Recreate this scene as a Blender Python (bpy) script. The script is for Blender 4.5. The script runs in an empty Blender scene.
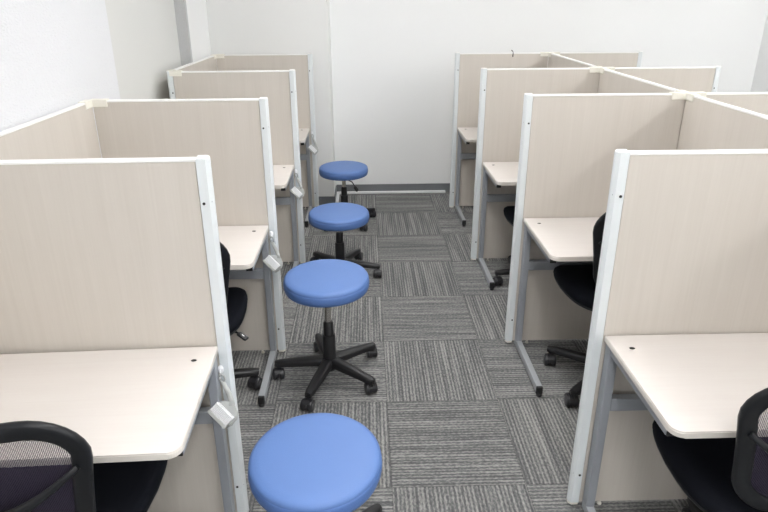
import bpy, bmesh, math, random
from mathutils import Vector, Matrix
PI = math.pi
scn = bpy.context.scene
COL = scn.collection
R = math.radians

# ------------------------------------------------------------------ materials
def new_mat(name):
    m = bpy.data.materials.new(name); m.use_nodes = True
    nt = m.node_tree; b = nt.nodes['Principled BSDF']
    return m, nt, b
def N(nt, t, **kw):
    n = nt.nodes.new(t)
    for k, v in kw.items(): setattr(n, k, v)
    return n
def plain(name, col, rough=.5, metal=0, spec=.5, var=.03, nscale=40, bump=0, bscale=300, coords='Object'):
    m, nt, b = new_mat(name)
    tc = N(nt, 'ShaderNodeTexCoord'); nz = N(nt, 'ShaderNodeTexNoise'); nz.inputs['Scale'].default_value = nscale
    nt.links.new(tc.outputs[coords], nz.inputs['Vector'])
    mr = N(nt, 'ShaderNodeMapRange'); mr.inputs['To Min'].default_value = 1-var; mr.inputs['To Max'].default_value = 1+var
    nt.links.new(nz.outputs['Fac'], mr.inputs['Value'])
    mx = N(nt, 'ShaderNodeVectorMath', operation='SCALE'); mx.inputs[0].default_value = col
    nt.links.new(mr.outputs['Result'], mx.inputs['Scale']); nt.links.new(mx.outputs['Vector'], b.inputs['Base Color'])
    b.inputs['Roughness'].default_value = rough; b.inputs['Metallic'].default_value = metal
    b.inputs['Specular IOR Level'].default_value = spec
    if bump:
        n2 = N(nt, 'ShaderNodeTexNoise'); n2.inputs['Scale'].default_value = bscale; n2.inputs['Detail'].default_value = 3
        nt.links.new(tc.outputs[coords], n2.inputs['Vector'])
        bp = N(nt, 'ShaderNodeBump'); bp.inputs['Strength'].default_value = bump; bp.inputs['Distance'].default_value = .002
        nt.links.new(n2.outputs['Fac'], bp.inputs['Height']); nt.links.new(bp.outputs['Normal'], b.inputs['Normal'])
    return m

def grain_mat(name, lo, hi, rough, axis='z'):
    """pale laminate with fine straight grain"""
    m, nt, b = new_mat(name)
    tc = N(nt, 'ShaderNodeTexCoord')
    def layer(sc, det):
        mp = N(nt, 'ShaderNodeMapping'); mp.inputs['Scale'].default_value = sc
        nt.links.new(tc.outputs['Object'], mp.inputs['Vector'])
        nz = N(nt, 'ShaderNodeTexNoise'); nz.inputs['Scale'].default_value = 1; nz.inputs['Detail'].default_value = det
        nz.inputs['Distortion'].default_value = .6
        nt.links.new(mp.outputs['Vector'], nz.inputs['Vector']); return nz
    a = layer((150, 150, 3) if axis == 'z' else (5, 150, 5), 3); c = layer((18, 18, .9) if axis == 'z' else (.9, 18, 5), 4)
    ad = N(nt, 'ShaderNodeMath', operation='ADD'); nt.links.new(a.outputs['Fac'], ad.inputs[0]); nt.links.new(c.outputs['Fac'], ad.inputs[1])
    mr = N(nt, 'ShaderNodeMapRange'); mr.inputs['From Min'].default_value = .65; mr.inputs['From Max'].default_value = 1.35
    nt.links.new(ad.outputs[0], mr.inputs['Value'])
    mx = N(nt, 'ShaderNodeMix', data_type='RGBA'); mx.inputs['A'].default_value = (*lo, 1); mx.inputs['B'].default_value = (*hi, 1)
    nt.links.new(mr.outputs['Result'], mx.inputs['Factor']); nt.links.new(mx.outputs['Result'], b.inputs['Base Color'])
    b.inputs['Roughness'].default_value = rough; b.inputs['Specular IOR Level'].default_value = .35
    return m

def carpet_mat():
    m, nt, b = new_mat('striped_carpet_tiles')
    tc = N(nt, 'ShaderNodeTexCoord'); sp = N(nt, 'ShaderNodeSeparateXYZ'); nt.links.new(tc.outputs['Object'], sp.inputs[0])
    def M(op, a, c=None, d=None):
        n = N(nt, 'ShaderNodeMath', operation=op)
        for i, v in enumerate((a, c, d)):
            if v is None: continue
            if isinstance(v, (int, float)): n.inputs[i].default_value = v
            else: nt.links.new(v, n.inputs[i])
        return n.outputs[0]
    x2 = M('MULTIPLY', sp.outputs['X'], 2.0); y2 = M('MULTIPLY', sp.outputs['Y'], 2.0)
    ix = M('FLOOR', x2); iy = M('FLOOR', y2); fx = M('SUBTRACT', x2, ix); fy = M('SUBTRACT', y2, iy)
    par = M('FLOORED_MODULO', M('ADD', ix, iy), 2.0)              # 0: stripes along x, 1: along y
    inv = M('SUBTRACT', 1.0, par)
    across = M('ADD', M('MULTIPLY', sp.outputs['Y'], inv), M('MULTIPLY', sp.outputs['X'], par))
    along = M('ADD', M('MULTIPLY', sp.outputs['X'], inv), M('MULTIPLY', sp.outputs['Y'], par))
    tid = M('ADD', M('MULTIPLY', ix, 3.71), M('MULTIPLY', iy, 7.93))
    def tex(sa, sl, det, off):
        cb = N(nt, 'ShaderNodeCombineXYZ')
        nt.links.new(M('MULTIPLY', across, sa), cb.inputs[0]); nt.links.new(M('MULTIPLY', along, sl), cb.inputs[1])
        nt.links.new(M('ADD', tid, off), cb.inputs[2])
        nz = N(nt, 'ShaderNodeTexNoise'); nz.inputs['Scale'].default_value = 1; nz.inputs['Detail'].default_value = det
        nt.links.new(cb.outputs[0], nz.inputs['Vector']); return nz.outputs['Fac']
    big = tex(52, 1.6, 2, 0.0)        # broad stripes
    fine = tex(190, 80, 2, 11.3)      # dashes of thread
    # a regular loop rib about 11 mm apart
    rib = M('MULTIPLY', M('ADD', M('SINE', M('MULTIPLY', across, 2*PI/.0155)), 1.0), .5)
    fac = M('ADD', M('ADD', M('MULTIPLY', big, .62), M('MULTIPLY', fine, .66)), M('MULTIPLY', rib, .20))
    ramp = N(nt, 'ShaderNodeValToRGB'); nt.links.new(fac, ramp.inputs[0])
    cr = ramp.color_ramp; cr.elements[0].position = .52; cr.elements[0].color = (.095, .097, .100, 1)
    cr.elements[1].position = 1.02; cr.elements[1].color = (.37, .368, .35, 1)
    e = cr.elements.new(.70); e.color = (.155, .157, .157, 1)
    e = cr.elements.new(.84); e.color = (.27, .268, .258, 1)
    # seams between tiles
    d = M('MINIMUM', M('MINIMUM', fx, M('SUBTRACT', 1.0, fx)), M('MINIMUM', fy, M('SUBTRACT', 1.0, fy)))
    seam = M('LESS_THAN', d, .006)
    tone = M('MULTIPLY_ADD', M('FRACT', M('MULTIPLY', tid, .618)), .06, .97)
    sc = M('MULTIPLY', M('SUBTRACT', 1.0, M('MULTIPLY', seam, .25)), tone)
    vm = N(nt, 'ShaderNodeVectorMath', operation='SCALE'); nt.links.new(ramp.outputs['Color'], vm.inputs[0]); nt.links.new(sc, vm.inputs['Scale'])
    nt.links.new(vm.outputs['Vector'], b.inputs['Base Color'])
    b.inputs['Roughness'].default_value = .95; b.inputs['Specular IOR Level'].default_value = .1
    bp = N(nt, 'ShaderNodeBump'); bp.inputs['Strength'].default_value = .5; bp.inputs['Distance'].default_value = .003
    nt.links.new(fac, bp.inputs['Height']); nt.links.new(bp.outputs['Normal'], b.inputs['Normal'])
    return m

def wallpaper_mat(name, col, bump, sc, rough=.8):
    m, nt, b = new_mat(name)
    tc = N(nt, 'ShaderNodeTexCoord')
    mp = N(nt, 'ShaderNodeMapping'); mp.inputs['Scale'].default_value = (sc, sc, sc*2.2)
    nt.links.new(tc.outputs['Object'], mp.inputs['Vector'])
    nz = N(nt, 'ShaderNodeTexNoise'); nz.inputs['Scale'].default_value = 1; nz.inputs['Detail'].default_value = 2
    nt.links.new(mp.outputs['Vector'], nz.inputs['Vector'])
    bp = N(nt, 'ShaderNodeBump'); bp.inputs['Strength'].default_value = bump; bp.inputs['Distance'].default_value = .004
    nt.links.new(nz.outputs['Fac'], bp.inputs['Height']); nt.links.new(bp.outputs['Normal'], b.inputs['Normal'])
    n2 = N(nt, 'ShaderNodeTexNoise'); n2.inputs['Scale'].default_value = 1.7; nt.links.new(tc.outputs['Object'], n2.inputs['Vector'])
    mr = N(nt, 'ShaderNodeMapRange'); mr.inputs['To Min'].default_value = .98; mr.inputs['To Max'].default_value = 1.015
    nt.links.new(n2.outputs['Fac'], mr.inputs['Value'])
    vm = N(nt, 'ShaderNodeVectorMath', operation='SCALE'); vm.inputs[0].default_value = col
    nt.links.new(mr.outputs['Result'], vm.inputs['Scale']); nt.links.new(vm.outputs['Vector'], b.inputs['Base Color'])
    b.inputs['Roughness'].default_value = rough; b.inputs['Specular IOR Level'].default_value = .25
    return m

def fabric_mesh_mat():
    """woven see-through mesh: round holes on a diagonal lattice"""
    m, nt, b = new_mat('black_woven_mesh')
    tc = N(nt, 'ShaderNodeTexCoord'); sp = N(nt, 'ShaderNodeSeparateXYZ'); nt.links.new(tc.outputs['Object'], sp.inputs[0])
    def M(op, a, c=None):
        n = N(nt, 'ShaderNodeMath', operation=op)
        for i, v in enumerate((a, c)):
            if v is None: continue
            if isinstance(v, (int, float)): n.inputs[i].default_value = v
            else: nt.links.new(v, n.inputs[i])
        return n.outputs[0]
    k = 2*PI/.0062
    s1 = M('SINE', M('MULTIPLY', M('ADD', sp.outputs['X'], sp.outputs['Z']), k)); s2 = M('SINE', M('MULTIPLY', M('SUBTRACT', sp.outputs['X'], sp.outputs['Z']), k))
    hole = M('GREATER_THAN', M('MULTIPLY', s1, s2), .12)
    tr = N(nt, 'ShaderNodeBsdfTransparent'); mx = N(nt, 'ShaderNodeMixShader')
    nt.links.new(hole, mx.inputs[0]); nt.links.new(b.outputs[0], mx.inputs[1]); nt.links.new(tr.outputs[0], mx.inputs[2])
    nt.links.new(mx.outputs[0], nt.nodes['Material Output'].inputs['Surface'])
    b.inputs['Base Color'].default_value = (.03, .022, .045, 1); b.inputs['Roughness'].default_value = .7
    return m

def emit_mat(name, col, st):
    m, nt, b = new_mat(name)
    b.inputs['Base Color'].default_value = (*col, 1)
    b.inputs['Emission Color'].default_value = (*col, 1); b.inputs['Emission Strength'].default_value = st
    return m

MT = dict(
    board=grain_mat('pale_woodgrain_board', (.555, .515, .462), (.595, .555, .503), .5),
    top=grain_mat('pale_desk_laminate', (.655, .61, .575), (.685, .645, .61), .42, 'x'),
    edge=plain('desk_edge_band', (.66, .625, .575), .5),
    white=plain('white_painted_aluminium', (.70, .735, .745), .35, var=.01),
    trimtop=plain('white_top_trim', (.88, .88, .86), .4, var=.01),
    bracket=plain('ivory_plastic', (.80, .78, .70), .5, var=.01),
    grey=plain('silver_grey_steel_paint', (.33, .35, .38), .38, .25, var=.02),
    greylight=plain('silver_grey_steel_paint_foot', (.42, .44, .46), .38, .25, var=.02),
    blackp=plain('black_nylon_plastic', (.011, .011, .0125), .38, var=.1, bump=.2),
    rubber=plain('black_rubber', (.012, .012, .013), .6, var=.1),
    wheel=plain('castor_plastic', (.022, .022, .025), .32, var=.1),
    hubcap=plain('castor_grey_hub', (.09, .09, .095), .35),
    chrome=plain('chrome_steel', (.62, .60, .57), .25, 1.0, var=.01),
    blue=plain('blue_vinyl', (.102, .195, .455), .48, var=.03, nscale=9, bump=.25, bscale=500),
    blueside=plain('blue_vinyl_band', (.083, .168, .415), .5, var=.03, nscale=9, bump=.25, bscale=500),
    fabric=plain('black_seat_fabric', (.0055, .0065, .0100), .9, var=.15, nscale=600, bump=.4, bscale=900, spec=.12),
    mesh=fabric_mesh_mat(),
    frame=plain('black_frame_plastic', (.007, .008, .010), .38, var=.08, spec=.35),
    dark=plain('dark_hole', (.01, .01, .01), .6),
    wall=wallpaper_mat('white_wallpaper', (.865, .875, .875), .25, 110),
    wallb=wallpaper_mat('wallpaper_darker_tone', (.765, .77, .76), .25, 110),  # same wallpaper as the back wall, with a darker, greyer base colour
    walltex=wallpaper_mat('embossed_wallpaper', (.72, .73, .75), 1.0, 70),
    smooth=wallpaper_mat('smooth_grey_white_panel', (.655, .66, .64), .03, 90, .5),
    niche_frame=plain('satin_aluminium', (.50, .505, .51), .5, .1, var=.12, nscale=220),
    ceiling=wallpaper_mat('ceiling_board', (.88, .88, .88), .2, 60),
    base=plain('dark_grey_baseboard', (.17, .18, .19), .5, var=.04),
    duct=plain('white_cable_cover', (.84, .85, .86), .4, var=.01),
    carpet=carpet_mat(),
    brushgrey=plain('light_grey_plastic', (.44, .45, .435), .4, var=.02),
    bristle=plain('white_bristles', (.86, .87, .88), .8, var=.08, nscale=300, bump=.6, bscale=700),
    hookwhite=plain('white_hook_plastic', (.86, .87, .88), .35, var=.01),
    lamp=emit_mat('fluorescent_diffuser', (1, .99, .985), 19.5),
    housing=plain('white_lamp_housing', (.8, .8, .8), .4),
)

# ------------------------------------------------------------------ mesh helpers
class MB:
    def __init__(s): s.bm = bmesh.new(); s.mats = []
    def mi(s, m):
        if m not in s.mats: s.mats.append(m)
        return s.mats.index(m)
    def box(s, a, b, m, bev=0, seg=2, mat4=None):
        t = bmesh.new(); bmesh.ops.create_cube(t, size=1)
        c = [(a[i]+b[i])/2 for i in range(3)]; d = [abs(b[i]-a[i]) for i in range(3)]
        bmesh.ops.transform(t, matrix=Matrix.Translation(c) @ Matrix.Diagonal((*d, 1)), verts=t.verts)
        if bev: bmesh.ops.bevel(t, geom=t.edges[:], offset=bev, segments=seg, affect='EDGES', profile=.5)
        return s.merge(t, m, mat4)
    def merge(s, t, m, mat4=None, smooth=False):
        if mat4: bmesh.ops.transform(t, matrix=mat4, verts=t.verts)
        bmesh.ops.recalc_face_normals(t, faces=t.faces)
        k = s.mi(m)
        for f in t.faces: f.material_index = k; f.smooth = smooth
        me = bpy.data.meshes.new('tmp'); t.to_mesh(me); t.free(); s.bm.from_mesh(me); bpy.data.meshes.remove(me)
        return s
    def prism(s, pts, z0, z1, m, axis='z', bev=0, mat4=None, seg=2):
        """outline extruded along an axis; pts are (u,v) with z:(x,y) y:(x,z) x:(y,z)"""
        t = bmesh.new()
        def P(u, v, w): return (u, v, w) if axis == 'z' else ((u, w, v) if axis == 'y' else (w, u, v))
        lo = [t.verts.new(P(u, v, z0)) for u, v in pts]; hi = [t.verts.new(P(u, v, z1)) for u, v in pts]
        n = len(pts); t.faces.new(lo); t.faces.new(hi)
        for i in range(n): t.faces.new((lo[i], lo[(i+1) % n], hi[(i+1) % n], hi[i]))
        if bev:
            ee = [e for e in t.edges if all(v in lo for v in e.verts) or all(v in hi for v in e.verts)]
            bmesh.ops.bevel(t, geom=ee, offset=bev, segments=seg, affect='EDGES', profile=.5)
        return s.merge(t, m, mat4)
    def lathe(s, prof, m, n=32, mat4=None, smooth=True):
        t = bmesh.new(); rings = []
        for r, z in prof:
            if r < 1e-5: rings.append([t.verts.new((0, 0, z))])
            else: rings.append([t.verts.new((r*math.cos(2*PI*i/n), r*math.sin(2*PI*i/n), z)) for i in range(n)])
        for a, b in zip(rings, rings[1:]):
            for i in range(n):
                j = (i+1) % n
                if len(a) == 1 and len(b) == 1: continue
                if len(a) == 1: t.faces.new((a[0], b[i], b[j]))
                elif len(b) == 1: t.faces.new((a[i], a[j], b[0]))
                else: t.faces.new((a[i], a[j], b[j], b[i]))
        return s.merge(t, m, mat4, smooth)
    def loft(s, rings, m, closed=False, cap=True, mat4=None, smooth=True):
        t = bmesh.new(); V = [[t.verts.new(p) for p in r] for r in rings]; n = len(V[0])
        prs = list(zip(V, V[1:])) + ([(V[-1], V[0])] if closed else [])
        for a, b in prs:
            for i in range(n):
                j = (i+1) % n; t.faces.new((a[i], a[j], b[j], b[i]))
        if cap and not closed: t.faces.new(V[0]); t.faces.new(V[-1])
        return s.merge(t, m, mat4, smooth)
    def tube(s, pts, r, m, n=10, closed=False, w=None, mat4=None):
        """round (or flattened) tube along a polyline; r may be a list; w = (side, normal) half widths with an up hint"""
        P = [Vector(p) for p in pts]; L = len(P); rings = []
        for i, p in enumerate(P):
            a = P[(i-1) % L] if (closed or i) else P[0]; b = P[(i+1) % L] if (closed or i < L-1) else P[-1]
            d = (b-a).normalized(); up = Vector((0, 0, 1)) if w is None else Vector(w[2])
            if abs(d.dot(up)) > .95: up = Vector((0, 1, 0)) if w is None else up
            sd = d.cross(up).normalized(); nn = sd.cross(d).normalized()
            ri = r[i] if isinstance(r, (list, tuple)) else r
            rs, rn = (ri, ri) if w is None else (ri*w[0], ri*w[1])
            rings.append([p + sd*rs*math.cos(2*PI*k/n) + nn*rn*math.sin(2*PI*k/n) for k in range(n)])
        return s.loft(rings, m, closed, True, mat4)
    def build(s, name, parent=None, loc=(0, 0, 0), rz=0, auto=None):
        me = bpy.data.meshes.new(name); s.bm.to_mesh(me); s.bm.free()
        for m in s.mats: me.materials.append(MT[m])
        if auto: me.shade_smooth(); me.set_sharp_from_angle(angle=R(auto))
        o = bpy.data.objects.new(name, me); COL.objects.link(o); o.parent = parent
        o.location = loc; o.rotation_euler = (0, 0, rz)
        return o

def tag(o, label=None, cat=None, group=None, kind=None):
    for k, v in (('label', label), ('category', cat), ('group', group), ('kind', kind)):
        if v: o[k] = v
    return o
def thing(name, label, cat, loc=(0, 0, 0), rz=0, group=None):
    o = bpy.data.objects.new(name, None); COL.objects.link(o); o.empty_display_size = .1
    o.location = loc; o.rotation_euler = (0, 0, rz)
    return tag(o, label, cat, group, 'thing')
def copy_tree(o, parent=None):
    c = o.copy(); COL.objects.link(c); c.parent = parent
    for ch in [x for x in COL.objects if x.parent == o]: copy_tree(ch, c)
    return c
def rrect(x0, y0, x1, y1, rs, n=6):
    """rounded rectangle; rs = radii at (x0,y0),(x1,y0),(x1,y1),(x0,y1)"""
    out = []
    for (cx, cy, a0, r) in ((x0, y0, 180, rs[0]), (x1, y0, 270, rs[1]), (x1, y1, 0, rs[2]), (x0, y1, 90, rs[3])):
        if r <= 0: out.append((cx, cy)); continue
        ox = cx + (r if cx == x0 else -r); oy = cy + (r if cy == y0 else -r)
        for i in range(n+1):
            a = R(a0 + 90*i/n); out.append((ox + r*math.cos(a), oy + r*math.sin(a)))
    return out
def shell(name, boxes, label=None):
    b = MB()
    for a, c, m in boxes: b.box(a, c, m)
    return tag(b.build(name), label, None, None, 'structure')

# ------------------------------------------------------------------ the room
CEIL = 2.7; XW = -1.312; XR = 3.37; YB = 3.57; YF = -5.6; YC = 3.246; XC = -.366
shell('floor', [((-1.6, YF-.1, -.1), (XR+.15, YB+.15, 0), 'carpet')])
shell('ceiling', [((-1.6, YF-.1, CEIL), (XR+.15, YB+.15, CEIL+.1), 'ceiling')])
shell('wall_back', [((XC-.05, YB, 0), (XR+.15, YB+.12, CEIL), 'wall')])
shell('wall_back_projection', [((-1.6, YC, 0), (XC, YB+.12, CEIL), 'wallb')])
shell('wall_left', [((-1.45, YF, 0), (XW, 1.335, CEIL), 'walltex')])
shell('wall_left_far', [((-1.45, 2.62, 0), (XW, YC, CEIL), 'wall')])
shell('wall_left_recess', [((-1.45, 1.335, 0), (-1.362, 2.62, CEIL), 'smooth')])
shell('wall_right', [((XR, YF, 0), (XR+.12, YB, CEIL), 'wall')])
shell('wall_front', [((-1.45, YF-.12, 0), (XR+.12, YF, CEIL), 'wall')])
shell('trim_1', [((-1.362, 2.585, 0), (XW+.022, 2.62, CEIL), 'niche_frame')])
shell('baseboard_back', [((XC+.008, YB-.009, 0), (XR, YB, .082), 'base')])
shell('baseboard_projection', [((XW, YC-.009, 0), (XC+.008, YC, .075), 'base'), ((XC, YC-.009, 0), (XC+.008, YB, .075), 'base')])
shell('baseboard_left', [((XW, YF, 0), (XW+.009, 1.335, .075), 'base')])
shell('baseboard_right', [((XR-.009, YF, 0), (XR, YB-.009, .082), 'base')])
b = MB(); b.prism(rrect(-.345, 3.532, .655, 3.558, (0, 0, 0, 0)), 0, .02, 'duct', bev=.004)
b.prism([(-.357, 3.262), (-.331, 3.262), (-.331, 3.558), (-.357, 3.558)], 0, .0195, 'duct', bev=.004)
tag(b.build('trim_2'), None, None, None, 'structure')

# ceiling lamps (above the frame); those behind the camera are added for fill light
def lamp(x, y):
    t = thing('ceiling_lamp', 'long white fluorescent ceiling lamp, unseen, its row extended for fill light', 'ceiling lamp', (x, y, CEIL), 0, 'fluorescent ceiling lamps in two rows')
    h = MB(); h.box((-.16, -.63, -.03), (.16, .63, -.001), 'housing', .004); h.build('housing', t)
    d = MB(); d.box((-.12, -.6, -.042), (.12, .6, -.0305), 'lamp'); d.build('diffuser', t)
    return t
first = lamp(.18, -4.9)
for x, y in ((.18, -3.55), (.18, -2.2), (.18, -.85), (.18, .5), (.18, 1.95), (2.98, -4.9), (2.98, -3.55), (2.98, -2.2), (2.98, -.85), (2.98, .5), (2.98, 1.8)):
    copy_tree(first).location = (x, y, CEIL)

# ------------------------------------------------------------------ partition panels
PH = 1.292; TH = .028
YL = [-.125, .901, 1.984, 3.118]; YR = [-.110, .948, 1.9895, 3.087]
XLo = [-.507, -.505, -.503, -.493]; XRo = [.621, .634, .632, .632]
SXL = [-1.278, -1.274, -1.265, -1.258]; SXR = [1.373, 1.377, 1.380, 1.384]
def post(side, name, parent, x):
    """white edge post; side=-1: outer face looks to -x. local y 0 = front face"""
    w, c = .036, .010
    out = [(0, .009), (0, TH-.009), (c, TH+.002), (w, TH+.002), (w, -.002), (c, -.002)]
    pts = [((u if side < 0 else -u), v) for u, v in out]
    p = MB(); p.prism(pts, .022, PH+.002, 'white', bev=.0015, seg=1)
    # end cap above and plastic plug below
    p.prism([(u*.96+side*-.001, v) for u, v in pts], PH+.002, PH+.0055, 'trimtop', bev=.0008, seg=1)
    p.prism([(u*.9+side*-.002, TH/2+(v-TH/2)*.85) for u, v in pts], .012, .022, 'bracket')
    s = -side
    for z in (1.166, .148):                # screw holes on the front face, small ones on the side face
        p.lathe([(0, 0), (.0042, 0), (.0042, .0016), (0, .0016)], 'dark', 12, Matrix.Translation((s*.026, -.0035, z)) @ Matrix.Rotation(PI/2, 4, 'X') @ Matrix.Translation((0, 0, -.001)))
        p.lathe([(0, 0), (.0022, 0), (.0022, .0016), (0, .0016)], 'grey', 8, Matrix.Translation((s*.0052, .0047, z+.004)) @ Matrix.Rotation(side*-R(40), 4, 'Z') @ Matrix.Rotation(PI/2, 4, 'X'))
    o = p.build(name, parent, (x, 0, 0)); return o
def panel(name, label, cat, x0, x1, y, posts, group=None, yaw=0):
    """x0<x1; posts: which ends carry a white post ('l','r')"""
    h = (x1-x0)/2; t = thing(name, label, cat, ((x0+x1)/2, y-h*math.sin(yaw), 0), yaw, group)
    a = -h + (.0385 if 'l' in posts else 0); c = h - (.0385 if 'r' in posts else 0)
    bd = MB(); bd.box((a, .001, .024), (c, TH-.001, PH-.0065), 'board'); bd.build('board', t)
    tr = MB(); tr.box((a-.002, -.0005, PH-.006), (c+.002, TH+.0005, PH+.001), 'trimtop', .001, 1); tr.build('top_trim', t)
    if 'l' in posts: post(-1, 'post', t, -h)
    if 'r' in posts: post(1, 'post', t, h)
    ft = []
    for x in (a+.08, c-.08):
        f = MB(); f.lathe([(0, 0), (.008, 0), (.008, .005), (.004, .007), (.004, .024)], 'bracket', 14); f.build('foot', t, (x, TH/2, 0))
    return t
def corner_bracket(parent, loc, arms):
    """ivory clip over a joint; arms = list of direction letters"""
    p = MB(); L = .078; q = TH/2+.0035
    for d in arms:
        if d == 'w': p.box((-L, -q, PH-.026), (-q*.2, q, PH+.0055), 'bracket', .002, 1)
        if d == 'e': p.box((q*.2, -q, PH-.026), (L, q, PH+.0055), 'bracket', .002, 1)
        if d == 's': p.box((-q, -L, PH-.026), (q, -q*.2, PH+.0050), 'bracket', .002, 1)
        if d == 'n': p.box((-q, q*.2, PH-.026), (q, L, PH+.0050), 'bracket', .002, 1)
    o = p.build('corner_bracket', parent, loc)
    return o
GP = 'woodgrain booth partitions'
labL = ['pale woodgrain booth partition nearest the camera on the left side',
        'pale woodgrain partition second from the camera on the left, ivory clip at corner',
        'pale woodgrain partition third from the camera on the left, white post beside the wall',
        'pale woodgrain booth partition farthest back on the left, in front of the wall projection']
labR = ['pale woodgrain booth partition nearest the camera on the right side',
        'pale woodgrain booth partition second from the camera on the right, diagonal shadow across it',
        'pale woodgrain booth partition third from the camera on the right of the aisle',
        'pale woodgrain partition farthest back right of the aisle, dark clip on its edge']
Lp, Rp = [], []
for k in range(4):
    x0 = SXL[k]-(.014 if k == 2 else -.0155); x1 = XLo[k]
    t = panel('booth_divider', labL[k], 'partition', x0, x1, YL[k], 'lr' if k == 2 else 'r', GP, R(1.0) if k == 0 else 0); Lp.append(t)
    arms = {0: 'ws', 1: 'es', 2: 'en', 3: 'es'}[k]
    corner_bracket(t, (SXL[k]-t.location.x, TH/2, 0), arms.replace('w', 'e'))
    x0 = XRo[k]; x1 = SXR[k]-.0155
    t = panel('booth_divider', labR[k], 'partition', x0, x1, YR[k], 'l', GP); Rp.append(t)
    corner_bracket(t, (SXR[k]-t.location.x, TH/2, 0), 'wesn' if k < 3 else 'wes')
    if k:
        panel('booth_divider', ['', 'woodgrain partition behind the right spine, cut off by the right edge',
              'woodgrain partition behind the right spine, third row, its end post near right wall',
              'pale woodgrain partition behind the spine in the farthest row, before the far wall'][k],
              'partition', SXR[k]+.0155, 2.125, YR[k], 'r', GP)
def spine(label, xa, ya, xb, yb, group):
    """partition along y between two rows, its length along local x"""
    L = math.hypot(xb-xa, yb-ya); ang = math.atan2(yb-ya, xb-xa)
    t = thing('spine_divider', label, 'partition', ((xa+xb)/2, (ya+yb)/2, 0), ang, group); h = L/2
    bd = MB(); bd.box((-h, -.013, .024), (h, .013, PH-.0065), 'board'); bd.build('board', t)
    tr = MB(); tr.box((-h, -.0135, PH-.006), (h, .0135, PH+.001), 'trimtop', .001, 1); tr.build('top_trim', t)
    for x in (-h+.08, h-.08):
        f = MB(); f.lathe([(0, 0), (.008, 0), (.008, .005), (.004, .007), (.004, .024)], 'bracket', 14); f.build('foot', t, (x, 0, 0))
GS = 'partitions running front to back'
g = .0008
spine('pale spine partition along the left wall beside the nearest left desks', SXL[0], YL[0]+TH+g, SXL[1], YL[1]-g, GS)
spine('pale spine partition along the left wall in the farthest left booth', SXL[2], YL[2]+TH+g, SXL[3], YL[3]-g, GS)
spine('pale spine partition in front of the nearest left partition, outside the frame', SXL[0]-.004, YL[0]-1.02, SXL[0], YL[0]-g, GS)
spine('pale spine partition beside the nearest right desk, outside the frame', SXR[0]-.006, YR[0]-1.0, SXR[0], YR[0]-g, GS)
spine('pale spine partition on the right between nearest and second partitions', SXR[0], YR[0]+TH+g, SXR[1], YR[1]-g, GS)
spine('pale spine partition on the right between second and third partitions', SXR[1], YR[1]+TH+g, SXR[2], YR[2]-g, GS)
spine('pale spine partition on the right in the farthest booth', SXR[2], YR[2]+TH+g, SXR[3], YR[3]-g, GS)
# small dark wire clip on the far right partition's top edge
c = MB(); c.tube([(0, -.004, -.022), (0, -.0052, .002), (.0, .004, .010), (-.004, .016, .016), (-.010, .018, .020)], .003, 'dark', 8)
c.box((-.004, -.006, -.03), (.004, -.0028, -.012), 'dark', .0008, 1)
tag(c.build('wire_clip', None, (1.087, YR[3]+.001, PH+.002)), 'small dark clip on the top edge of the farthest right partition', 'clip')

# ------------------------------------------------------------------ desks
DZ = .708; DT = .020
def make_desk(side, label, loc, width, DD, yaw=0):
    """side=+1: aisle end is at local x=0 and the desk runs to +x; -1 mirrored. local y=0 is the panel face, front at y=-DD"""
    t = thing('study_desk', label, 'desk', loc, yaw, 'booth desks')
    s = side; W = width
    pts = rrect(0, -DD, W, -.001, (.032, .012, 0, 0), 8)
    pts = [(s*u, v) for u, v in pts]
    b = MB(); b.prism(pts, DZ-DT, DZ-.0042, 'edge', bev=.002, seg=1); 
    b.prism([(s*u, v) for u, v in rrect(.001, -DD+.001, W-.001, -.001, (.031, .011, 0, 0), 8)], DZ-.0045, DZ, 'top', bev=.0022, seg=2)
    b.build('desktop', t)
    cp = MB(); cp.lathe([(0, 0), (.0075, 0), (.0065, .0012), (0, .0014)], 'dark', 16, Matrix.Diagonal((1.15, .8, 1, 1)))
    cp.build('screw_cap', t, (s*.055, -.075, DZ))
    for i, x in enumerate((.020, W-.04)):
        l = MB()
        x0, x1 = sorted((s*(x-.014), s*(x+.014)))
        l.box((x0, -.043, .048), (x1, -.003, DZ-DT-.001), 'grey', .003, 2)                 # upright
        l.box((x0, -DD+.042, DZ-DT-.026), (x1, -.0435, DZ-DT-.001), 'grey', .003, 2)       # arm under the top
        leg = l.build('leg', t)
        f = MB(); f.box((x0, -DD+.045, .012), (x1, -.003, .0475), 'greylight', .0025, 2)
        fo = f.build('foot', leg)
        c = MB(); c.box((x0-.0005, -DD+.030, .010), (x1+.0005, -DD+.0445, .048), 'rubber', .003, 1)
        c.lathe([(0, 0), (.0125, 0), (.0125, .012), (0, .012)], 'rubber', 12, Matrix.Translation(((x0+x1)/2, -DD+.036, 0)))
        c.build('foot_cap', leg)
        c = MB(); c.box((x0+.001, -DD+.037, DZ-DT-.025), (x1-.001, -DD+.0415, DZ-DT-.003), 'rubber', .001, 1); c.build('arm_cap', leg)
    r = MB(); xa, xb = sorted((s*.0345, s*(W-.0545))); r.box((xa, -.040, .448), (xb, -.010, .494), 'grey', .002, 1)
    r.build('cross_rail', t)
    # little folded hook under the top beside the leg
    h = MB(); hx = s*.085
    h.box((hx-.006, -.30, DZ-DT-.008), (hx+.006, -.24, DZ-DT-.0005), 'hookwhite', .001, 1)
    h.tube([(hx, -.27, DZ-DT-.008), (hx, -.27, DZ-DT-.035), (hx+s*.008, -.262, DZ-DT-.045), (hx+s*.018, -.25, DZ-DT-.038)], .0035, 'hookwhite', 8)
    h.build('bag_hook', t)
    return t
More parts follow.
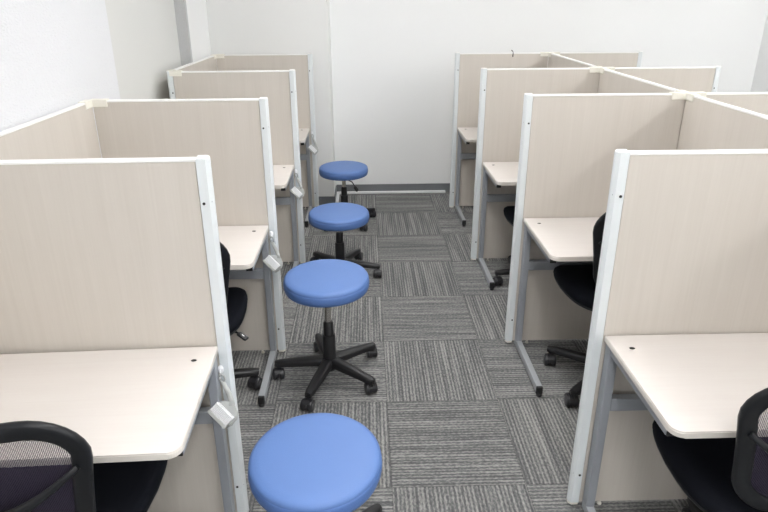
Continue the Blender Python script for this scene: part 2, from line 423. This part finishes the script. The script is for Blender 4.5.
dl = ['cream desk at the lower left with a black mesh chair pulled up to it', 'cream desk in the second left booth behind the nearest left partition',
      'cream desk in the third left booth, level with the second farthest blue stool', 'cream desk in the farthest left booth beside the wall projection']
dr = ['cream desk at the lower right in front of the nearest right partition', 'cream desk in the second right booth, black chair tucked under it',
      'cream desk in the third right booth behind the second partition', 'cream desk in the farthest right booth near the far wall']
for k in range(4):
    make_desk(-1, dl[k], (-.541, YL[k]-(.006 if k == 0 else .003), 0), .700, [.455, .443, .45, .45][k], R(2.0) if k == 0 else 0)
    make_desk(1, dr[k], ([.661, .674, .672, .672][k], YR[k]-.003, 0), .680, [.443, .46, .45, .45][k])

# ------------------------------------------------------------------ castor star base shared by stools and chairs
def castor_mesh(r=.027):
    b = MB(); off = .016
    RX = Matrix.Rotation(PI/2, 4, 'X')
    for s in (-1, 1):
        y = s*.0150
        b.lathe([(0, -.0125), (r*.7, -.0125), (r*.92, -.0105), (r, -.006), (r, .006), (r*.92, .0105), (r*.7, .0125), (0, .0125)], 'wheel', 22, Matrix.Translation((off, y, r)) @ RX)
        b.lathe([(0, 0), (r*.58, 0), (r*.5, .0016), (0, .0022)], 'hubcap', 16, Matrix.Translation((off, y+s*.0125, r)) @ Matrix.Rotation(-s*PI/2, 4, 'X'))
    # hood between the wheels and over them
    pts = [(r*1.06*math.cos(a)+off, r*1.06*math.sin(a)+r) for a in [R(-10+i*15) for i in range(14)]]
    b.prism(pts, -.0040, .0040, 'wheel', axis='y')
    arc = [(off+r*1.12*math.cos(R(a)), r+r*1.12*math.sin(R(a))) for a in range(35, 196, 16)]
    inn = [(off+r*1.03*math.cos(R(a)), r+r*1.03*math.sin(R(a))) for a in range(195, 34, -16)]
    b.prism(arc+inn, -.016, .016, 'wheel', axis='y')
    b.lathe([(0, 0), (.0085, 0), (.0085, .026), (0, .026)], 'wheel', 14, Matrix.Translation((0, 0, r*1.3)))
    return b
def arm_mesh(L, zh, zt, w0=.027, w1=.0185, h0=.023, h1=.0145):
    """tapered moulded spoke along +x, hub end at height zh, tip at height zt (top surface)"""
    rings = []
    for i in range(11):
        t = i/10; x = .018 + (L-.018+.012)*t
        top = zh + (zt-zh)*(t**1.25); w = w0+(w1-w0)*t; h = h0+(h1-h0)*t
        if t == 1: w *= .72
        sec = [(-w, -h*1.7), (-w*1.04, -h*.5), (-w*.80, -h*.12), (-w*.4, 0), (w*.4, 0), (w*.80, -h*.12), (w*1.04, -h*.5), (w, -h*1.7)]
        rings.append([(x, a, top+c) for a, c in sec])
    b = MB(); b.loft(rings, 'blackp')
    b.lathe([(0, 0), (.015, 0), (.016, .004), (.016, .018), (0, .018)], 'blackp', 16, Matrix.Translation((L, 0, zt-.0215)))
    return b
def star(t, L, zh, zt, off, rnd, r=.027, at=(0, 0)):
    for k in range(5):
        a = R(off+72*k)
        arm = star.cache.get((L, zh, zt))
        if arm is None:
            arm = arm_mesh(L, zh, zt).build('base_arm', t, auto=50); star.cache[(L, zh, zt)] = arm
        else:
            n = arm.copy(); COL.objects.link(n); arm = n; arm.parent = t
        arm.rotation_euler = (0, 0, a); arm.location = (at[0], at[1], 0)
        c = star.cas.get(r)
        if c is None: c = castor_mesh(r).build('castor', arm, auto=40); star.cas[r] = c
        else: n = c.copy(); COL.objects.link(n); c = n; c.parent = arm
        c.location = (L, 0, 0); c.rotation_euler = (0, 0, PI/2*rnd.choice((-1, 1)) - a - t.rotation_euler.z + rnd.uniform(-.45, .45))
star.cache = {}; star.cas = {}

# ------------------------------------------------------------------ blue stools
def make_stool(label, x, y, h, off, seed, lever_deg, seatdx=0, seatdy=0):
    rnd = random.Random(seed)
    t = thing('round_stool', label, 'stool', (x, y, 0), 0, 'blue swivel stools in the aisle')
    rad = .1915; tk = .064
    s = MB()
    prof = [(0, h+.003), (rad*.5, h+.0025), (rad*.82, h+.001), (rad*.93, h-.0015), (rad*.972, h-.0055), (rad*.992, h-.011), (rad*.9965, h-.0155)]
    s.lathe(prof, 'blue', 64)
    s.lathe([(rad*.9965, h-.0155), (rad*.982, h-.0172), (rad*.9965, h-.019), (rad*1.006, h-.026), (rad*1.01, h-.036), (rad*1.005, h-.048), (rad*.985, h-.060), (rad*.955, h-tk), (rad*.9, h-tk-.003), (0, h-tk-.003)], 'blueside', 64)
    s.build('seat', t, (seatdx, seatdy, 0))
    p = MB(); p.box((-.075, -.065, h-tk-.017), (.075, .065, h-tk-.0035), 'blackp', .003, 1); p.lathe([(0, 0), (.03, 0), (.034, .03), (0, .03)], 'blackp', 20, Matrix.Translation((0, 0, h-tk-.046)))
    p.build('seat_plate', t)
    c = MB(); c.lathe([(.0148, .28), (.0148, h-tk-.0465)], 'chrome', 20); c.build('gas_piston', t)
    z2 = min(.302, h-tk-.047)
    c = MB(); c.lathe([(0, .05), (.0255, .05), (.030, .085), (.0320, .12), (.0310, .135), (.0305, .228), (.0295, .231), (.0240, .2315), (.0235, z2-.008), (.019, z2-.001), (.0127, z2)], 'blackp', 28); c.build('column_sleeve', t, auto=40)
    hb = MB(); hb.lathe([(0, .045), (.032, .045), (.040, .06), (.040, .088), (.036, .100), (.030, .104), (0, .104)], 'blackp', 28); hb.build('base_hub', t, auto=50)
    a = R(lever_deg); zl = h-tk-.036
    l = MB(); d = Vector((math.cos(a), math.sin(a), 0))
    l.tube([d*.03+Vector((0, 0, zl)), d*.10+Vector((0, 0, zl-.004)), d*.125+Vector((0, 0, zl-.022)), d*.14+Vector((0, 0, zl-.037))], .0045, 'blackp', 8)
    l.tube([d*.135+Vector((0, 0, zl-.033)), d*.145+Vector((0, 0, zl-.042)), d*.165+Vector((0, 0, zl-.060)), d*.170+Vector((0, 0, zl-.064))], [.008, .0145, .0145, .009], 'blackp', 10)
    l.build('height_lever', t)
    star(t, .248, .110, .086, off, rnd)
    return t
make_stool('blue round stool nearest the camera, cut off by the bottom edge', -.238, -.338, .472, 44, 3, 90)
make_stool('blue round stool second nearest, raised high on a visible chrome piston', -.266, .705, .537, 35, 5, 150)
make_stool('blue round stool third from the camera, between two other stools', -.258, 1.825, .441, -9, 8, 90)
make_stool('farthest blue round stool, smallest in view, close to the far wall', -.259, 2.80, .468, 22, 11, -50)

# ------------------------------------------------------------------ office chairs
def make_chair(label, x, y, rz, hs, base_off, base_dx, base_dy, seed, back_h=.42):
    """faces +y locally, origin under the seat centre"""
    rnd = random.Random(seed)
    t = thing('office_chair', label, 'office chair', (x, y, 0), rz, 'black mesh office chairs')
    # seat cushion: superellipse plan with a waterfall front
    n = 48
    def outline(k, zz, grow=0):
        out = []
        for i in range(n):
            a = 2*PI*i/n; ca, sa = math.cos(a), math.sin(a); e = .62
            u = abs(ca)**e*math.copysign(1, ca); v = abs(sa)**e*math.copysign(1, sa)
            w = .238 - .020*max(0, -v)*1.0
            px = u*w*k; py = v*.238*k+.008
            zf = -.030*max(0, (py-.09)/.135)**2 + .010*(abs(px)/.24)**3
            out.append((px, py, hs+zz+zf))
        return out
    s = MB(); s.loft([outline(.06, 0), outline(.45, .0), outline(.8, -.001), outline(.93, -.005), outline(.985, -.016), outline(1.0, -.032), outline(.985, -.046)], 'fabric', cap=True)
    s.build('seat', t)
    u = MB(); u.loft([outline(.988, -.0465), outline(.975, -.058), outline(.90, -.068), outline(.3, -.070)], 'frame', cap=True); u.build('seat_shell', t)
    m = MB(); m.box((-.08, -.11, hs-.112), (.08, .12, hs-.071), 'blackp', .008, 2); m.build('tilt_mechanism', t)
    c = MB(); c.lathe([(0, .06), (.028, .06), (.029, .10), (.026, .13), (.026, .25), (.022, .253), (.021, hs-.118), (0, hs-.118)], 'blackp', 24); c.build('column', t, (base_dx, base_dy, 0), auto=40)
    # levers
    l = MB(); zl = hs-.095
    l.tube([(.08, -.02, zl), (.19, -.045, zl-.018), (.205, -.052, zl-.026)], .005, 'blackp', 8)
    LM = Matrix.Translation((.216, -.058, zl-.033)) @ Matrix.Rotation(R(-35), 4, 'Z') @ Matrix.Rotation(R(22), 4, 'Y')
    l.box((-.026, -.013, -.006), (.024, .013, .006), 'blackp', .0055, 2, LM)
    l.box((-.006, -.002, .0061), (.006, .002, .0066), 'hookwhite', 0, 2, LM)
    l.build('height_lever', t)
    # back: frame loop with curve
    zb0, zb1 = hs+.045, hs+back_h; W = .226
    def yb(px, pz):
        q = (pz-zb0)/(zb1-zb0)
        return -.240 - .055*q + .030*math.sin(q*PI)*-1*0 + .05*(px/W)**2 - .012*math.sin(PI*min(1, max(0, q)))
    def loop(inset):
        pts = []
        w = W-inset
        for (cx, cz, a0, r) in ((-w, zb0+inset, 180, .07), (w, zb0+inset, 270, .07), (w, zb1-inset, 0, .115-inset*.6), (-w, zb1-inset, 90, .115-inset*.6)):
            ox = cx+(r if cx < 0 else -r); oz = cz+(r if cz < (zb0+zb1)/2 else -r)
            for i in range(9):
                a = R(a0+90*i/8); pts.append((ox+r*math.cos(a), oz+r*math.sin(a)))
        out = []
        for i, (px, pz) in enumerate(pts):                           # narrower towards the seat
            q = (pz-zb0)/(zb1-zb0); px *= .74+.26*min(1, max(0, q)/.72)**.8
            out.append((px, pz))
        res = []
        for i in range(len(out)):                                     # subdivide long runs
            a, b2 = out[i], out[(i+1) % len(out)]; d = math.dist(a, b2); k = max(1, int(d/.03))
            for j in range(k): res.append((a[0]+(b2[0]-a[0])*j/k, a[1]+(b2[1]-a[1])*j/k))
        return res
    lp = loop(.022); rings = []; L = len(lp)
    for i, (px, pz) in enumerate(lp):
        a, b2 = lp[i-1], lp[(i+1) % L]; d = Vector((b2[0]-a[0], 0, b2[1]-a[1])).normalized(); nn = Vector((d.z, 0, -d.x))
        c0 = Vector((px, yb(px, pz), pz)); rg = []
        for k in range(12):
            an = 2*PI*k/12; ca, sa = math.cos(an), math.sin(an)
            rg.append(c0 + nn*.0205*math.copysign(abs(ca)**.45, ca) + Vector((0, 1, 0))*.0105*math.copysign(abs(sa)**.55, sa))
        rings.append(rg)
    f = MB(); f.loft(rings, 'frame', closed=True); f.build('backrest_frame', t, auto=50)
    # the woven mesh stretched inside
    inn = loop(.040); t2 = bmesh.new(); cx = sum(p[0] for p in inn)/len(inn); cz = sum(p[1] for p in inn)/len(inn); prev = None
    K = 10; rr = []
    for k in range(K, 0, -1):
        rr.append([t2.verts.new(((cx+(px-cx)*k/K), yb(cx+(px-cx)*k/K, cz+(pz-cz)*k/K)+.003, cz+(pz-cz)*k/K)) for px, pz in inn])
    ce = t2.verts.new((cx, yb(cx, cz)+.003, cz)); Q = len(inn)
    for a, b2 in zip(rr, rr[1:]):
        for i in range(Q): t2.faces.new((a[i], a[(i+1) % Q], b2[(i+1) % Q], b2[i]))
    for i in range(Q): t2.faces.new((rr[-1][i], rr[-1][(i+1) % Q], ce))
    mm = MB(); mm.merge(t2, 'mesh', None, True); mm.build('backrest_mesh', t)
    # curved rear support with two wings and an upright down to the mechanism
    sp = MB(); z1 = hs+.235; zc = hs+.175
    wing = []
    for i in range(17):
        q = -1+2*i/16; px = q*(W-.030); pz = zc + (z1+.055-zc)*abs(q)**1.35
        wing.append((px, yb(px, pz)-.024+.010*abs(q)**6, pz))
    sp.tube(wing, [0.0075+.012*(1-abs(-1+2*i/16))**1.5 for i in range(17)], 'frame', 10, w=(.55, 1.0, (0, 0, 1)))
    sp.build('lumbar_support', t)
    up = MB(); up.tube([(0, -.325, zc+.012), (0, -.325, hs+.02), (0, -.305, hs-.05), (0, -.24, hs-.088), (0, -.09, hs-.092)], [.019, .021, .022, .022, .020], 'frame', 12, w=(1.5, .75, (0, -1, .3)))
    up.build('back_bracket', t)
    # base
    hb = MB(); hb.lathe([(0, .045), (.034, .045), (.044, .06), (.044, .092), (.038, .104), (.031, .108), (0, .108)], 'blackp', 28)
    hb.build('base_hub', t, (base_dx, base_dy, 0), auto=50)
    star(t, .292, .118, .094, base_off, rnd, .029, (base_dx, base_dy))
    return t
make_chair('black mesh-back office chair at the lower left, seen from behind', -.889, -.455, R(1), .50, 50, 0, 0, 1, .425)
make_chair('black office chair partly hidden behind the nearest left partition', -.830, .500, R(7), .50, 7, -.05, .072, 2, .43)
make_chair('black office chair at the lower right corner, cut off by the frame', 1.003, -.405, R(-6), .485, 96, .03, -.055, 3, .448)
make_chair('black office chair tucked under the second right desk', 1.022, .660, R(0), .518, 144, .03, -.055, 4, .45)
make_chair('black office chair barely showing in the third right booth', 1.015, 1.675, R(0), .465, 112, .01, -.01, 5)

# ------------------------------------------------------------------ hand brushes on stick-on hooks
def make_brush(label, x, y, z, rot):
    """hangs from its loop at the origin; local -z is down, front towards -y"""
    t = thing('dustpan_and_brush', label, 'dustpan and brush', (x, y, z), 0, 'dustpan and brush sets hanging on the left partitions')
    t.rotation_euler = (0, rot, 0)
    b = MB()
    # handle: slim bar with a hanging loop
    loop = [(.009*math.cos(a), -.006, -.006+.014*math.sin(a)) for a in [2*PI*i/14 for i in range(14)]]
    b.tube(loop, .0032, 'brushgrey', 8, closed=True)
    b.tube([(0, -.006, -.020), (.006, -.010, -.040), (.014, -.016, -.060), (.018, -.024, -.076), (.018, -.031, -.092)], [.0060, .0068, .0072, .0075, .0095], 'brushgrey', 10, w=(1.25, .6, (0, 1, 0)))
    b.build('handle', t)
    M4 = Matrix.Translation((.024, -.030, -.086)) @ Matrix.Rotation(R(-24), 4, 'X') @ Matrix.Rotation(R(50), 4, 'Y') @ Matrix.Scale(1.0, 4)
    h = MB()
    h.prism([(-.009, 0), (.011, 0), (.032, -.009), (.043, -.026), (.045, -.048), (.038, -.066), (-.036, -.066), (-.040, -.040), (-.028, -.016)], -.003, .003, 'brushgrey', axis='y', bev=.001, mat4=M4)
    h.tube([(.011, -.003, -.001), (.031, -.004, -.010), (.042, -.004, -.026), (.044, -.004, -.048), (.038, -.004, -.065)], .0028, 'brushgrey', 8, mat4=M4)
    h.build('dustpan_plate', t)
    k = MB(); k.box((-.040, -.027, -.066), (.036, -.004, -.054), 'brushgrey', .002, 2, M4); k.build('brush_head', t)
    r = MB()
    r.box((-.0365, -.0245, -.0535), (.0325, -.0085, -.027), 'bristle', .001, 1, M4)
    for i in range(14):
        for j in range(4):
            r.lathe([(.0020, 0), (.0024, .027), (.0027, .030), (0, .0302)], 'bristle', 6, M4 @ Matrix.Translation((-.0352+i*.0051, -.0090-j*.0053, -.0538)))
    tag(r.build('bristles', t), 'white bristles')
    return t
hx = [-.541, -.532, -.532, -.522]; hz = [.604, .645, .645, .650]
bl = ['grey dustpan and white-bristled brush hanging on the nearest left partition post', 'grey dustpan and brush hanging on the second left partition post, beside the raised stool',
      'grey dustpan and brush hanging on the third left partition post', 'grey dustpan and brush hanging on the farthest left partition post']
for k in range(4):
    h = MB(); RX = Matrix.Rotation(PI/2, 4, 'X')
    h.lathe([(0, 0), (.0115, 0), (.0115, .003), (.008, .0055), (0, .0065)], 'hookwhite', 20, Matrix.Diagonal((.8, 1, 1.25, 1)) @ RX)
    h.tube([(0, -.006, 0), (0, -.009, -.010), (0, -.012, -.020), (0, -.018, -.022), (0, -.021, -.016)], .0022, 'hookwhite', 8)
    h.build('stick_on_hook', Lp[k], (hx[k]+.000-Lp[k].location.x, -.0035, hz[k]+.018))
    make_brush(bl[k], hx[k]+.003, YL[k]-.011, hz[k]+.000, R(-6))

# ------------------------------------------------------------------ world, camera
w = bpy.data.worlds.new('World'); scn.world = w; w.use_nodes = True
w.node_tree.nodes['Background'].inputs[0].default_value = (.9, .95, 1, 1); w.node_tree.nodes['Background'].inputs[1].default_value = .3
cam = bpy.data.cameras.new('camera'); co = bpy.data.objects.new('camera', cam); COL.objects.link(co); scn.camera = co
fpx, p, yw, ro = 590.0934, .3627, .0246, -.0053
F = Vector((math.sin(yw)*math.cos(p), math.cos(yw)*math.cos(p), -math.sin(p))); Rt = Vector((math.cos(yw), -math.sin(yw), 0)); U = Rt.cross(F)
r2 = math.cos(ro)*Rt + math.sin(ro)*U; u2 = -math.sin(ro)*Rt + math.cos(ro)*U
M = Matrix((r2, u2, -F)).transposed().to_4x4(); M.translation = (-.0785, -1.6987, 1.6991); co.matrix_world = M
cam.sensor_width = 36; cam.sensor_fit = 'HORIZONTAL'; cam.lens = fpx/768*36
cam.shift_x = 3.1981/768; cam.shift_y = -33.5126/768; cam.clip_start = .05
vs = scn.view_settings; vs.view_transform = 'Standard'; vs.look = 'None'; vs.gamma = 1; vs.use_curve_mapping = False
vs.exposure = 0.08
scn.cycles.max_bounces = 14; scn.cycles.diffuse_bounces = 12; scn.cycles.transparent_max_bounces = 12
